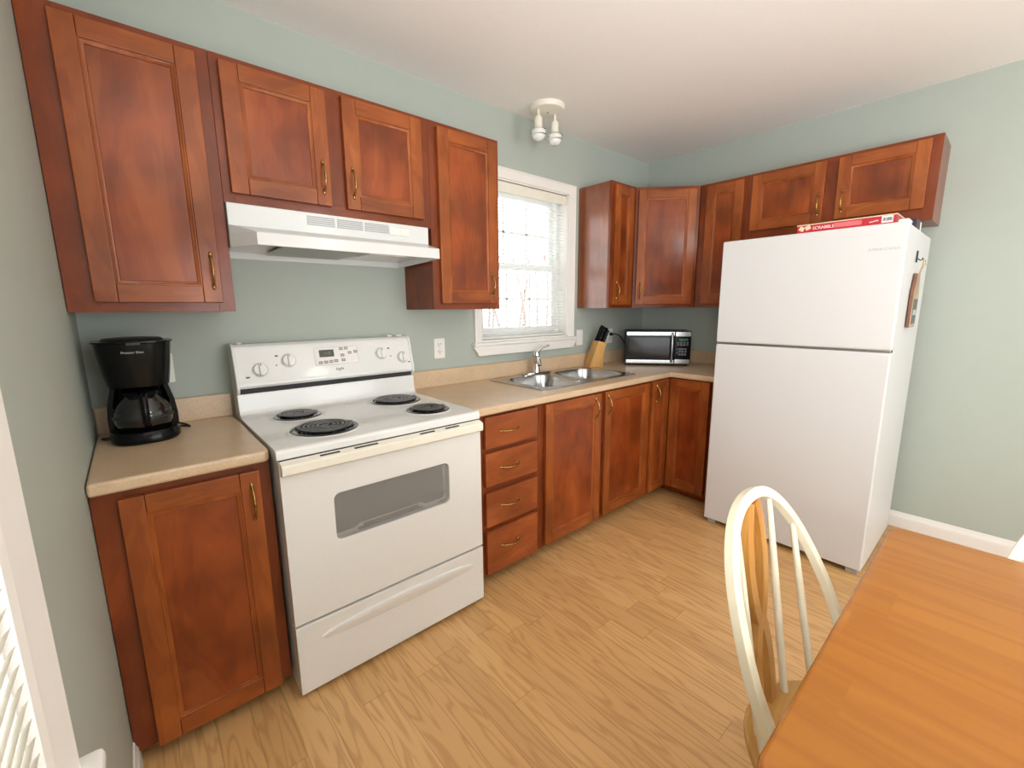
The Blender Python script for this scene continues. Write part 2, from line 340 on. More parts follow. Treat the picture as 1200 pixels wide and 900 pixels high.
# window 1 over the sink
def window(name, x0, x1, z0, z1, casing, place, sash_z, cols, rows):
    """local: opening x0..x1, z0..z1 in the wall face y=0 (room is -y)"""
    r = bpy.data.objects.new(name, None); COL.objects.link(r); place(r); r['kind'] = 'structure'
    m = MB(); cw = casing
    prof = [(0, 0), (0, .012), (.012, .016), (.02, .013), (.045, .017), (cw-.008, .024), (cw, .022), (cw, 0)]
    loops = []
    for cx, cz, dx, dz in ((x0, z0-.03, -1, 0), (x0, z1, -1, 1), (x1, z1, 1, 1), (x1, z0-.03, 1, 0)):
        loops.append([(cx+dx*q[0], -q[1], cz+dz*q[0]) for q in prof])
    m.loft(loops); m.build('casing', trim_m, r, False)
    m = MB()   # moulded sill and apron
    ext = cw+.018
    m.prism([(x0-ext, z0-.035), (x0-ext, z0-.022), (x1+ext, z0-.022), (x1+ext, z0-.035), (x1+ext-.012, z0-.05), (x1+ext-.02, z0-.058), (x1+ext-.035, z0-.085), (x0-ext+.035, z0-.085), (x0-ext+.02, z0-.058), (x0-ext+.012, z0-.05)], 'y', -.034, 0, bev=.006)
    m.box(x0-ext, x1+ext, -.045, 0, z0-.024, z0-.002, bev=.007)
    m.build('sill', trim_m, r, False)
    m = MB()   # jamb lining of the opening
    for b in ((x0-.004, x0+.008, -.002, .149, z0, z1), (x1-.008, x1+.004, -.002, .149, z0, z1), (x0, x1, -.002, .149, z1-.008, z1+.004), (x0, x1, -.002, .149, z0-.004, z0+.008)): m.box(*b)
    m.build('jamb', trim_m, r, False)
    fx0, fx1, fz0, fz1 = x0+.008, x1-.008, z0+.008, z1-.008
    m = MB(); m.prism([(fx0, fz0), (fx1, fz0), (fx1, fz1), (fx0, fz1)], 'y', .075, .14, holes=[[(fx0+.035, fz0+.035), (fx1-.035, fz0+.035), (fx1-.035, fz1-.035), (fx0+.035, fz1-.035)]])
    m.build('outer_frame', vinyl, r, False)
    for nm, za, zb, y in (('sash', sash_z-.02, fz1-.03, .112), ('sash', fz0+.03, sash_z+.02, .082)):
        m = MB(); a0, a1 = fx0+.03, fx1-.03; st = .042
        m.prism([(a0, za), (a1, za), (a1, zb), (a0, zb)], 'y', y, y+.028, holes=[[(a0+st, za+st), (a1-st, za+st), (a1-st, zb-st), (a0+st, zb-st)]], bev=.003)
        for i in range(1, cols):
            xx = a0+st+(a1-a0-2*st)*i/cols; m.box(xx-.007, xx+.007, y+.010, y+.020, za+st, zb-st)
        for i in range(1, rows):
            zz = za+st+(zb-za-2*st)*i/rows; m.box(a0+st, a1-st, y+.010, y+.020, zz-.007, zz+.007)
        so = m.build(nm, vinyl, r, False)
        MB().box(a0+st-.004, a1-st+.004, y+.013, y+.017, za+st-.004, zb-st+.004).build('pane', pane_m, so, False)
    return r
def at1(r): r.location = (0, 0, 0)
window('window_1', 1.775, 2.56, 1.135, 2.12, .06, at1, 1.615, 3, 2)
def at2(r): r.rotation_euler = (0, 0, PI/2)      # local x -> +y, local -y (room) -> +x
window('window_2', -2.55, -1.535, .77, 2.10, .085, at2, 1.40, 3, 2)

def blind(label, place, x0, x1, z0, z1, pitch, depth, tilt, matl, y, tassel):
    r = thing('venetian_blind', label, 'window blind', group='venetian blinds'); place(r)
    MB().box(x0, x1, y-.018, y+.02, z1-.045, z1, bev=.004).box(x0+.001, x1-.001, y-.024, y-.018, z1-.062, z1-.001, bev=.002).build('headrail', almond, r, False)
    m = MB(); n = int((z1-z0-.075)/pitch); ct, st = math.cos(tilt), math.sin(tilt)
    for i in range(n):
        z = z0+.028+pitch*i; l = []
        for t, cv in ((-1, -.0012), (-.5, .0006), (0, .0013), (.5, .0006), (1, -.0012)):
            a = t*depth/2; l.append((a*ct-cv*st, a*st+cv*ct))
        up_ = [(p[0]-.0003*st, p[1]+.0004) for p in l]; sec = l+up_[::-1]
        m.loft([[(xx, y+p[0], z+p[1]) for p in sec] for xx in (x0+.004, x1-.004)])
    m.build('slats', matl, r, False)
    MB().box(x0+.003, x1-.003, y-.012, y+.012, z0+.001, z0+.018, bev=.004).build('bottom_rail', matl, r, False)
    for t in (.14, .5, .86):
        xx = x0+(x1-x0)*t; m = MB()
        for yy in (y-depth/2*ct-.001, y+depth/2*ct+.001): m.tube([(xx, yy, z0+.01), (xx, yy, z1-.04)], .0008, 5)
        m.build('ladder_cord', vinyl, r, False)
    if tassel:
        xx, zz = tassel; c = MB(); c.tube([(xx, y-.028, zz), (xx, y-.028, z1-.05)], .0012, 5)
        co = c.build('pull_cord', vinyl, r, False)
        MB().lathe([(.002, zz+.004), (.005, zz-.004), (.008, zz-.03), (.007, zz-.036), (0, zz-.037)], (xx, y-.028, 0), seg=12).build('tassel', trim_m, co, False)
    return r
blind('white venetian blind with open slats in the window over the sink', at1, 1.786, 2.549, 1.146, 2.108, .0212, .024, math.radians(4), slat_w, .03, (2.515, 1.49))
blind('cream venetian blind with nearly closed slats on the left wall beside the camera', at2, -2.538, -1.547, .782, 2.088, .0212, .0262, math.radians(-63), slat_c, -.006, None)

# ------------------------------------------------------------------ cabinets
def handle_mesh():
    m = MB(); n = 24; pts = []; rad = []
    for i in range(n+1):
        t = i/n*2-1; z = t*.050; y = -.004-.022*(1-abs(t)**2.6)
        pts.append((0, y, z)); r = .0036+.0018*math.exp(-(t/.10)**2)+.0012*math.exp(-((abs(t)-.28)/.07)**2)+.0012*(abs(t)**4); rad.append(r)
    m.tube(pts, rad, 10)
    for sgn in (-1, 1):
        m.lathe([(0.0001, .0), (.0085, 0), (.0075, -.003), (.0045, -.0055), (.0001, -.006)], (0, 0, sgn*.053), axis='y', seg=16, sx=.75, sy=1.5)
    return m
_h = handle_mesh().build('pull_handle', brass, None); HME = _h.data; bpy.data.objects.remove(_h)
def door_mb(w, h, st=.056):
    m = MB(); y = -.02; b = .0035
    m.box(0, st, y, 0, 0, h, 0, b); m.box(w-st, w, y, 0, 0, h, 0, b)
    m.box(st, w-st, y, 0, 0, st, 1, b); m.box(st, w-st, y, 0, h-st, h, 1, b)
    def rl(i, yy): return [(st+i, yy, st+i), (w-st-i, yy, st+i), (w-st-i, yy, h-st-i), (st+i, yy, h-st-i)]
    m.loft([rl(-.002, y+.004), rl(.003, y+.0035), rl(.006, y+.006), rl(.012, y+.0075), rl(.014, y+.0115)], 0, cap=(False, False))
    return m
def cabinet(name, label, loc, rz, w, h, d, doors=(), drawers=(), kick=0, group=None, frame=.04, side=None):
    r = thing(name, label, 'cabinet', loc, rz, group)
    m = MB(); m.box(.0005, .018, -d+.019, -.001, 0, h, 2); m.box(w-.018, w-.0005, -d+.019, -.001, 0, h, 0); m.box(.018, w-.018, -d+.019, -.001, 0, .016, 1); m.box(.018, w-.018, -.008, -.001, .016, h, 0)
    if not kick: m.box(.018, w-.018, -d+.019, -.001, h-.016, h, 1)
    # face frame
    al = list(doors)+list(drawers); fl, fr_ = min(q[0] for q in al)+.012, w-max(q[1] for q in al)+.012
    fb, ft = max(.012, min(q[2] for q in al)+.012), h-max(q[3] for q in al)+.012
    m.box(0, fl, -d, -d+.02, 0, h, 0, .001); m.box(w-fr_, w, -d, -d+.02, 0, h, 0, .001)
    m.box(fl, w-fr_, -d, -d+.02, 0, fb, 1, .001); m.box(fl, w-fr_, -d, -d+.02, h-ft, h, 1, .001)
    dz = sorted(drawers, key=lambda q: q[2])
    for q0, q1 in zip(dz, dz[1:]): m.box(fl, w-fr_, -d, -d+.02, q0[3]-.012, q1[2]+.012, 1, .001)
    xs = sorted([dd[0] for dd in doors])
    if len(doors) == 2:
        c = (doors[0][1]+doors[1][0])/2; m.box(doors[0][1]-.012, doors[1][0]+.012, -d, -d+.02, fb, h-ft, 0, .001)
    if kick: m.box(.002, w-.002, -d+.075, -.01, -kick, 0, 1)
    m.build('body', [wood_fr, wood_fh, side or wood_fr], r, False)
    for x0, x1, z0, z1, hx, hz in doors:
        dw, dh = x1-x0, z1-z0
        do = door_mb(dw, dh).build('door', WOODS, r, False); do.location = (x0, -d, z0)
        po = MB().box(.05, dw-.05, -.009, -.002, .05, dh-.05).build('panel', wood_p, do, False)
        if hx is not None: mesh_copy('handle', HME, do, (hx-x0, -.02, hz-z0))
    for x0, x1, z0, z1, hx, hz in drawers:
        do = MB().box(0, x1-x0, -.02, 0, 0, z1-z0, 0, .004, 2).build('drawer', [wood_dr], r, False); do.location = (x0, -d, z0)
        mesh_copy('handle', HME, do, (hx-x0, -.02, hz-z0), (0, PI/2, 0))
    return r
DU = .285
def up(label, x0, x1, z0, z1, doors, **k):
    return cabinet('hanging_cabinet', label, (x0, 0, z0), 0, x1-x0, z1-z0, DU, [(a-x0, b-x0, c-z0, e-z0, None if hx is None else hx-x0, None if hz is None else hz-z0) for a, b, c, e, hx, hz in doors], group='cherry wood hanging cabinets', **k)
up('tall single-door cherry hanging cabinet in the corner above the coffee maker', .002, .438, ZB, ZTL, [(.065, .401, 1.368, 2.172, .377, 1.476)])
up('short two-door cherry hanging cabinet directly above the range hood', .439, 1.272, 1.715, ZTL, [(.464, .811, 1.749, 2.174, .782, 1.852), (.873, 1.229, 1.749, 2.176, .901, 1.852)])
up('tall narrow cherry hanging cabinet just left of the sink window', 1.273, 1.688, ZB, ZTL, [(1.312, 1.665, 1.366, 2.174, 1.622, 1.462)])
up('slim cherry hanging cabinet with glossy bare side right of the sink window', 2.672, 2.957, ZB, ZT, [(2.703, 2.915, 1.36, 2.155, 2.733, 1.458)], side=wood_side)
# diagonal corner cabinet: its own pentagonal body
r = thing('corner_hanging_cabinet', 'diagonal cherry hanging cabinet in the far corner above the microwave', 'cabinet', (2.958, -.285, ZB), -PI/4, 'cherry wood hanging cabinets')
hh = ZT-ZB; ca = math.sqrt(.5); LW = .445
def loc(x, y): dx, dy = x-2.958, y+.285; return (dx*ca-dy*ca, dx*ca+dy*ca)
m = MB(); m.prism([loc(2.960, -.287), loc(3.270, -.599), loc(W-.001, -.599), loc(W-.001, -.001), loc(2.960, -.001)], 'z', 0, hh, 0)
m.box(0, .03, -.0, .02, 0, hh, 0, .001); m.box(LW-.03, LW, 0, .02, 0, hh, 0, .001); m.box(.03, LW-.03, 0, .02, 0, .03, 1); m.box(.03, LW-.03, 0, .02, hh-.03, hh, 1)
m.build('body', [wood_fr, wood_fh], r, False)
do = door_mb(.40, .795).build('door', WOODS, r, False); do.location = (.018, 0, .024)
MB().box(.05, .35, -.009, -.002, .05, .745).build('panel', wood_p, do, False); mesh_copy('handle', HME, do, (.028, -.02, .1))
def upr(label, ya, yb, z0, z1, doors, **k):
    return cabinet('hanging_cabinet', label, (W, ya, z0), -PI/2, ya-yb, z1-z0, DU, [(ya-a, ya-b, c-z0, e-z0, None if hx is None else ya-hx, None if hx is None else hz-z0) for a, b, c, e, hx, hz in doors], group='cherry wood hanging cabinets', **k)
upr('tall cherry hanging cabinet on the fridge wall partly behind the refrigerator', -.603, -.917, ZB, ZT, [(-.652, -.898, 1.362, 2.157, -.87, 1.45)], frame=.03)
upr('wide two-door cherry hanging cabinet above the refrigerator', -.918, -1.825, 1.768, ZT, [(-.950, -1.345, 1.822, 2.16, -1.323, 1.922), (-1.405, -1.785, 1.828, 2.16, -1.437, 1.922)])

DB = .62; KZ = .055
def base(label, x0, x1, doors=(), drawers=(), **k):
    f = lambda L_: [(a-x0, b-x0, c-KZ, e-KZ, hx-x0, hz-KZ) for a, b, c, e, hx, hz in L_]
    return cabinet('base_cabinet', label, (x0, 0, KZ), 0, x1-x0, .862-KZ, DB, f(doors), f(drawers), kick=KZ, group='cherry wood base cabinets', **k)
base('single-door cherry base cabinet in the corner left of the stove', .002, .428, [(.056, .395, .052, .838, .369, .74)])
base('cherry base cabinet of four drawers right of the stove', 1.24, 1.664, drawers=[(1.303, 1.637, .697, .850, 1.452, .772), (1.303, 1.637, .512, .676, 1.452, .592), (1.303, 1.637, .310, .482, 1.452, .402), (1.303, 1.637, .062, .286, 1.452, .190)])
base('two-door cherry base cabinet under the sink', 1.665, 2.690, [(1.698, 2.160, .070, .860-.008, 2.105, .768), (2.198, 2.672, .075, .852, 2.222, .770)], frame=.03)
# inside-corner base cabinet with a bi-fold door
r = thing('corner_base_cabinet', 'L-shaped cherry corner base cabinet with folding door beside the refrigerator', 'cabinet', (2.691, 0, KZ), 0, 'cherry wood base cabinets')
m = MB(); X0 = 2.691; XI = W-.62
m.prism([(X0, -.001), (X0, -.60), (XI+.02, -.60), (XI+.02, -.985), (W-.001, -.985), (W-.001, -.001)], 'z', KZ, .862, 0)
m.box(X0, X0+.02, -.62, -.6, KZ, .862, 0); m.box(X0+.02, XI, -.62, -.6, KZ, .085, 1); m.box(X0+.02, XI, -.62, -.6, .845, .862, 1)
m.box(XI, XI+.02, -.985, -.925, KZ, .862, 0); m.box(XI, XI+.02, -.925, -.62, KZ, .085, 1); m.box(XI, XI+.02, -.925, -.62, .845, .862, 1)
m.prism([(X0, -.001), (X0, -.545), (XI+.075, -.545), (XI+.075, -.985), (W-.001, -.985), (W-.001, -.001)], 'z', 0, KZ, 1)
m.build('body', [wood_fr, wood_fh], r)
d1 = door_mb(.208, .780, .05).build('door', WOODS, r, False); d1.location = (2.709-X0, -.62, .075-KZ)
MB().box(.045, .163, -.009, -.002, .045, .735).build('panel', wood_p, d1, False); mesh_copy('handle', HME, d1, (.05, -.02, .69))
d2 = door_mb(.275, .780).build('door', WOODS, r, False); d2.location = (XI-X0, -.643, .075-KZ); d2.rotation_euler = (0, 0, -PI/2)
MB().box(.05, .225, -.009, -.002, .05, .73).build('panel', wood_p, d2, False)

# ------------------------------------------------------------------ countertops
ZC = .90; DC = .652
def front_edge(m, path, flip=1):
    """rounded laminate nosing along the front"""
    sec = [(0, 0), (0, -.006), (.004, -.012), (.004, -.03), (0, -.036), (-.02, -.036), (-.02, 0)]
    loops = [[(p[0]+p[2]*q[0], p[1]+p[3]*q[0], ZC+q[1]) for q in sec] for p in path]
    m.loft(loops)
r = thing('countertop', 'short sand laminate countertop with backsplash under the coffee maker', 'countertop', (.2, -.3, ZC), 0, 'sand laminate countertops')
m = MB(); m.prism([(.002, -.001), (.429, -.001), (.429, -DC+.02), (.415, -DC), (.002, -DC)], 'z', .863, ZC, bev=.009, seg=3); m.build('slab', counter_m, r)
MB().box(.003, .429, -.021, -.001, ZC-.002, ZC+.097, bev=.006, seg=3).build('backsplash', counter_m, r)
r = thing('countertop', 'long L-shaped sand laminate countertop holding the sink and microwave', 'countertop', (2.2, -.3, ZC), 0, 'sand laminate countertops')
XC = W-DC
hole = rrect(1.79, 2.645, -.532, -.068, .03)
m = MB(); m.prism([(1.238, -.001), (W-.001, -.001), (W-.001, -.99), (XC, -.99), (XC, -DC), (1.238, -DC)], 'z', .863, ZC, holes=[hole], bev=.009, seg=3); m.build('slab', counter_m, r)
m = MB(); m.prism([(1.245, -.001), (W-.001, -.001), (W-.001, -.99), (W-.021, -.99), (W-.021, -.021), (1.245, -.021)], 'z', ZC-.002, ZC+.097, bev=.006, seg=3); m.build('backsplash', counter_m, r)

# ------------------------------------------------------------------ sink and faucet
r = thing('kitchen_sink', 'double-bowl stainless steel sink set into the countertop under the window', 'sink', (2.2, -.3, ZC))
bowls = [(1.825, 2.195), (2.240, 2.61)]
hl = [rrect(a, b, -.505, -.125, .10, 8) for a, b in bowls]
m = MB(); m.prism(rrect(1.772, 2.662, -.545, -.052, .03), 'z', ZC+.0005, ZC+.005, holes=hl)
m.build('rim', steel, r)
for a, b in bowls:
    m = MB(); loops = []
    for ins, z, rad in ((0, ZC+.005, .10), (.004, ZC-.004, .098), (.012, ZC-.06, .09), (.022, ZC-.13, .08), (.045, ZC-.158, .06), (.075, ZC-.165, .04)):
        loops.append([(p[0], p[1], z) for p in rrect(a+ins, b-ins, -.505+ins, -.125-ins, rad, 8)])
    m.loft(loops, cap=(False, True))
    bo = m.build('bowl', steel, r)
    MB().lathe([(.045, ZC-.1645), (.042, ZC-.161), (.03, ZC-.163), (.0, ZC-.1635)], ((a+b)/2, -.315, 0), seg=24).build('drain', chrome, bo)
r = thing('faucet', 'single-lever chrome faucet on an oval deck plate behind the sink', 'faucet', (2.165, -.088, ZC+.005))
MB().prism([(2.165+p[0], -.088+p[1]) for p in rrect(-.125, .125, -.026, .026, .026, 8)], 'z', ZC+.0052, ZC+.018, bev=.005).build('deck_plate', chrome, r)
m = MB(); m.lathe([(.026, ZC+.017), (.024, ZC+.03), (.021, ZC+.05), (.0205, ZC+.11), (.024, ZC+.125), (.024, ZC+.14), (.019, ZC+.152), (0, ZC+.158)], (2.165, -.088, 0), seg=24)
m.build('body', chrome, r)
m = MB(); dx, dy = -.62, -.78; P = []
for t, z in ((0, .085), (.05, .108), (.10, .120), (.145, .118), (.175, .104), (.185, .085)): P.append((2.165+dx*t, -.088+dy*t, ZC+z))
m.tube(P, [.016, .015, .0145, .014, .014, .0135], 14); m.build('spout', chrome, r)
m = MB(); m.tube([(2.165, -.088, ZC+.148), (2.188, -.094, ZC+.168), (2.215, -.10, ZC+.182), (2.245, -.106, ZC+.190), (2.262, -.109, ZC+.192)], [.012, .009, .0075, .008, .006], 12); m.build('lever', chrome, r)

# ------------------------------------------------------------------ range hood
HX0, HX1 = .441, 1.244
r = thing('range_hood', 'white range hood with flared lip above the stove', 'range hood', ((HX0+HX1)/2, 0, 1.55))
m = MB(); m.box(HX0, HX1, -.306, -.001, 1.630, 1.714, 0, .003)
def lp_(i, yf, zf, zb): return [(.503+i, yf+i, zf), (1.228-i, yf+i, zf), (HX1-i, -.306+i*.4, zf*.85+zb*.15), (HX1-i, -.002-i*.5, zb), (HX0+i, -.002-i*.5, zb), (HX0+i, -.306+i*.4, zf*.85+zb*.15)]
m.loft([[(HX0+.01, -.307, 1.638), (HX1-.01, -.307, 1.638), (HX1, -.306, 1.638), (HX1, -.002, 1.638), (HX0, -.002, 1.638), (HX0, -.306, 1.638)], lp_(.001, -.421, 1.607, 1.630), lp_(0, -.423, 1.604, 1.628), lp_(0, -.424, 1.563, 1.552), lp_(.010, -.424, 1.562, 1.552), lp_(.011, -.423, 1.582, 1.578)])
m.build('canopy', plain('hood_paint', (.68, .685, .67), .3, coat=.3, var=.006), r, angle=20)
m = MB(); m.box(.60, .90, -.37, -.07, 1.566, 1.574, 0, .003); m.build('grease_filter', mesh_filter, r)
m = MB()
for k in range(3):
    a = .706+.116*k
    for j in range(5): m.box(a, a+.106, -.3095, -.306, 1.668+.0075*j, 1.6715+.0075*j)
m.build('vent_grille', grey_print, r)
MB().box(1.046, 1.142, -.3105, -.3055, 1.664, 1.694, 0, .002).build('switch_plate', almond, r)
for k in range(2): MB().box(1.062+.038*k, 1.088+.038*k, -.3135, -.3100, 1.671, 1.687, 0, .002).build('rocker_switch', trim_m, r)
MB().box(.93, 1.10, -.36, -.2, 1.566, 1.5765, 0, .004).build('lamp_lens', bulb_m, r)

# ------------------------------------------------------------------ stove
SX0, SX1 = .434, 1.231; ZS = .906
r = stove = thing('electric_stove', 'white electric coil stove with backguard controls between the countertops', 'stove', ((SX0+SX1)/2, -.35, 0))
m = MB(); m.box(SX0+.004, SX1-.004, -.668, -.03, .02, .868, 0, .003); m.build('body', enamel, r)
m = MB(); sl = [(-.022, .862), (-.022, 1.0), (-.120, 1.0), (-.122, .985), (-.126, .94), (-.135, .916), (-.155, ZS), (-.676, ZS), (-.690, ZS-.003), (-.696, ZS-.011), (-.697, .872), (-.690, .870), (-.05, .868)]
m.prism(sl, 'x', SX0, SX1, bev=.003); m.build('cooktop', enamel, r)
m = MB(); m.box(SX0+.01, SX1-.01, -.118, -.03, .999, 1.024); m.build('backguard_slot', gap_m, r)
gp = [(-.02, 1.022), (-.128, 1.022), (-.134, 1.032), (-.132, 1.05), (-.100, 1.175), (-.092, 1.192), (-.078, 1.201), (-.045, 1.203), (-.02, 1.20)]
m = MB(); m.prism(gp, 'x', SX0+.004, SX1-.004, bev=.002)
gpe = [(-.018, 1.0), (-.124, 1.0), (-.138, 1.024), (-.137, 1.05), (-.104, 1.178), (-.094, 1.196), (-.078, 1.205), (-.018, 1.205)]
m.prism(gpe, 'x', SX0, SX0+.012, bev=.004); m.prism(gpe, 'x', SX1-.012, SX1, bev=.004)
guard = m.build('backguard', enamel, r)
# panel plane: from (y -.132, z 1.05) to (y -.100, z 1.175)
sl_ = math.atan2(.032, .125); nrm = Vector((0, -math.cos(sl_), math.sin(sl_)))
def on_panel(x, z, off=0.0): return Vector((x, -.132+(z-1.05)*.032/.125, z))+nrm*off
PR = (PI/2-sl_, 0, 0)      # local +z -> panel normal, local y -> up
g0 = stove.location+guard.location
def panel_obj(name, mb, mats, x, z, off=.0002, parent=None):
    o = mb.build(name, mats, parent or r, False); o.location = on_panel(x, z, off)-stove.location; o.rotation_euler = PR; return o
m = MB()
m.prism(rrect(-.100, .100, -.041, .041, .003), 'z', 0, .0008, holes=[rrect(-.0985, .0985, -.0395, .0395, .002)])
panel_obj('control_outline', m, grey_print, .848, 1.130)
m = MB(); m.prism(rrect(-.0985, .0985, -.0395, .0395, .002), 'z', 0, .0006); panel_obj('control_panel', m, white_print, .848, 1.130)
m = MB(); m.prism(rrect(-.0325, .0325, -.0165, .0165, .003), 'z', .0004, .002); lcd = panel_obj('clock_display', m, lcd_m, .803, 1.143)
dig = plain('clock_digits', (.16, .20, .06), .4)
lettering('digits', '1:45', .018, dig, lcd, (.005, 0, .0022), (0, 0, 0), ext=.0002)
bts = [(.772, 1.103), (.795, 1.104), (.818, 1.105), (.841, 1.107), (.8705, 1.160), (.8935, 1.161), (.873, 1.130), (.8745, 1.108), (.909, 1.140), (.9365, 1.143)]
for i, (bx_, bz_) in enumerate(bts):
    m = MB(); m.prism(rrect(-.0085, .0085, -.0065, .0065, .0012), 'z', .0004, .0022)
    if i in (6, 7): m.prism([(-.004, -.002), (.004, -.002), (0, .003)] if i == 6 else [(-.004, .002), (.004, .002), (0, -.003)], 'z', .0022, .0026, mat=1)
    else: m.box(-.005, .005, -.001, .001, .0022, .0025, 1)
    panel_obj('button', m, [btn_m, white_print], bx_, bz_)
lettering('brand_lettering', 'Inglis', .019, print_m, r, on_panel(.852, 1.070, .0006)-stove.location, PR, ext=.0003, shear=.3)
for kx, kz in ((.527, 1.095), (.640, 1.124), (1.062, 1.124), (1.174, 1.098)):
    m = MB(); m.lathe([(.029, 0), (.029, .0015), (.027, .002), (.0255, .012), (.024, .016), (0, .017)], seg=32)
    m.box(-.006, .006, -.0245, .0245, .012, .026, 0, .003)
    m.box(-.0012, .0012, .012, .0245, .0262, .0268, 1); m.lathe([(.0305, 0), (.0305, .0006), (0, .0006)], seg=32, mat=2)
    panel_obj('knob', m, [enamel, print_m, grey_print], kx, kz)
for a, b, w_ in ((.478, 1.068, .014), (.595, 1.147, .012), (1.105, 1.147, .010), (1.208, 1.072, .010)):
    p = on_panel(a, b, .0002)
    MB().box(p.x-w_/2, p.x+w_/2, p.y-.0008, p.y+.0008, p.z-.003, p.z+.003).build('burner_mark', print_m, r)
for a, b in ((.590, 1.108), (1.112, 1.108)): p = on_panel(a, b, .0004); MB().box(p.x-.002, p.x+.002, p.y-.001, p.y+.001, p.z-.003, p.z+.003).build('indicator_dot', print_m, r)
for a, b in ((.46, .478), (1.17, 1.20), (1.12, 1.145)): MB().box(a, b, -.075, -.05, 1.202, 1.209, 0, .003).build('top_clip', trim_m, r)
# burners
def burner(cx, cy, R_):
    m = MB(); pts = []; turns = 4 if R_ < .1 else 5; n = turns*36; r0 = .018; r1 = R_-.020
    for i in range(n+1):
        t = i/n; a = 2*PI*turns*t; q = r0+(r1-r0)*t; pts.append((cx+q*math.cos(a), cy+q*math.sin(a), ZS+.0115))
    sec = [(.0035, -.0052), (.0035, .0052), (.001, .0062), (-.0035, .004), (-.0035, -.004), (.001, -.0062)]
    m.tube(pts, 1, sec=sec, upv=(0, 0, 1))
    m.lathe([(.016, ZS+.010), (.015, ZS+.013), (0, ZS+.0135)], (cx, cy, 0), seg=20)
    for k in range(3):
        a = .5+k*2*PI/3; m.tube([(cx+.012*math.cos(a), cy+.012*math.sin(a), ZS+.006), (cx+(r1+.008)*math.cos(a), cy+(r1+.008)*math.sin(a), ZS+.006)], .0022, 6)
    b = m.build('coil_burner', coil_m, r)
    m = MB(); m.lathe([(R_, ZS+.0005), (R_+.001, ZS+.004), (R_-.005, ZS+.0065), (R_-.012, ZS+.005), (R_-.02, ZS+.0018), (0, ZS+.0012)], (cx, cy, 0), seg=48)
    m.build('drip_bowl', bowl_m, b)
    m = MB(); m.lathe([(R_+.012, ZS+.0002), (R_+.010, ZS+.0025), (R_+.003, ZS+.003), (R_+.001, ZS+.0008)], (cx, cy, 0), seg=48, cap=(False, False))
    m.build('trim_ring', enamel, b)
burner(.622, -.250, .092); burner(.640, -.528, .116); burner(1.060, -.252, .116); burner(1.078, -.523, .092)
# oven door with window
DY = -.703
m = MB(); win = rrect(.597, 1.062, .543, .716, .022)
m.prism([(SX0+.003, .286), (SX1-.003, .286), (SX1-.003, .866), (SX0+.003, .866)], 'y', DY, -.672, holes=[win], bev=.003)
od = m.build('oven_door', enamel, r)
MB().prism(rrect(.591, 1.068, .537, .722, .025), 'y', DY+.006, DY+.009).build('oven_glass', frit_m, od)
m = MB(); m.box(.6, 1.06, -.6682, -.6675, .54, .72); m.build('oven_interior', plain('oven_grey', (.16, .155, .15), .6), od)
m = MB(); m.tube([(.6, -.684, .585), (1.058, -.684, .585)], .0022, 6); m.build('oven_rack', steel, od)
m = MB(); m.prism([(.603, .546), (.68, .546), (.68, .556), (.70, .556), (.70, .566), (.93, .566), (.93, .556), (.95, .556), (.95, .546), (1.02, .546), (1.02, .552), (1.055, .556), (1.055, .70), (1.047, .70), (1.047, .563), (1.02, .560), (.96, .560), (.94, .572), (.69, .572), (.67, .560), (.603, .558)], 'y', -.680, -.678)
m.build('inner_gasket', plain('gasket_grey', (.80, .79, .77), .5), od)
m = MB(); hp = [(-.700, .822), (-.722, .824), (-.7295, .829), (-.7305, .834), (-.7305, .855), (-.7285, .860), (-.722, .8635), (-.700, .8695)]
m.prism(hp, 'x', SX0+.006, SX1-.008, bev=.001, seg=2)
hd_ = m.build('handle', almond, od, angle=22)
for a, b in ((.56, .625), (.675, .76), (.93, .995), (1.045, 1.11)): MB().prism([(-.718, .8643), (-.718, .8665), (-.711, .8682), (-.711, .866)], 'x', a, b).build('vent_slot', gap_m, hd_)
m = MB(); m.box(SX0+.01, SX1-.01, -.695, -.66, .866, .873); m.build('door_gap', gap_m, r)
m = MB(); m.box(SX0+.008, SX1-.008, -.69, -.66, .275, .29); m.build('drawer_gap', gap_m, r)
m = MB(); m.box(SX0+.003, SX1-.003, -.705, -.672, .022, .278, 0, .004)
bd = m.build('storage_drawer', enamel, r)
m = MB(); loops = []     # sculpted pull along the drawer
for i in range(25):
    t = i/24; x = .515+.66*t; k = math.sin(PI*t)**.45 if 0 < t < 1 else 0.0; hgt = .008+.020*k
    zc = .205+.010*k
    loops.append([(x, -.7045, zc+hgt), (x, -.7045-.011*k, zc+hgt-.004), (x, -.7045-.0135*k, zc+hgt*.3), (x, -.7045-.002*k, zc-hgt), (x, -.700, zc-hgt), (x, -.700, zc+hgt)])
m.loft(loops); m.build('drawer_pull', enamel, bd)
for fx_ in (SX0+.05, SX1-.05):
    for fy_ in (-.655, -.12): MB().lathe([(.018, 0), (.018, .010), (.008, .012), (.008, .022)], (fx_, fy_, 0), seg=16).build('foot', black_s, r)

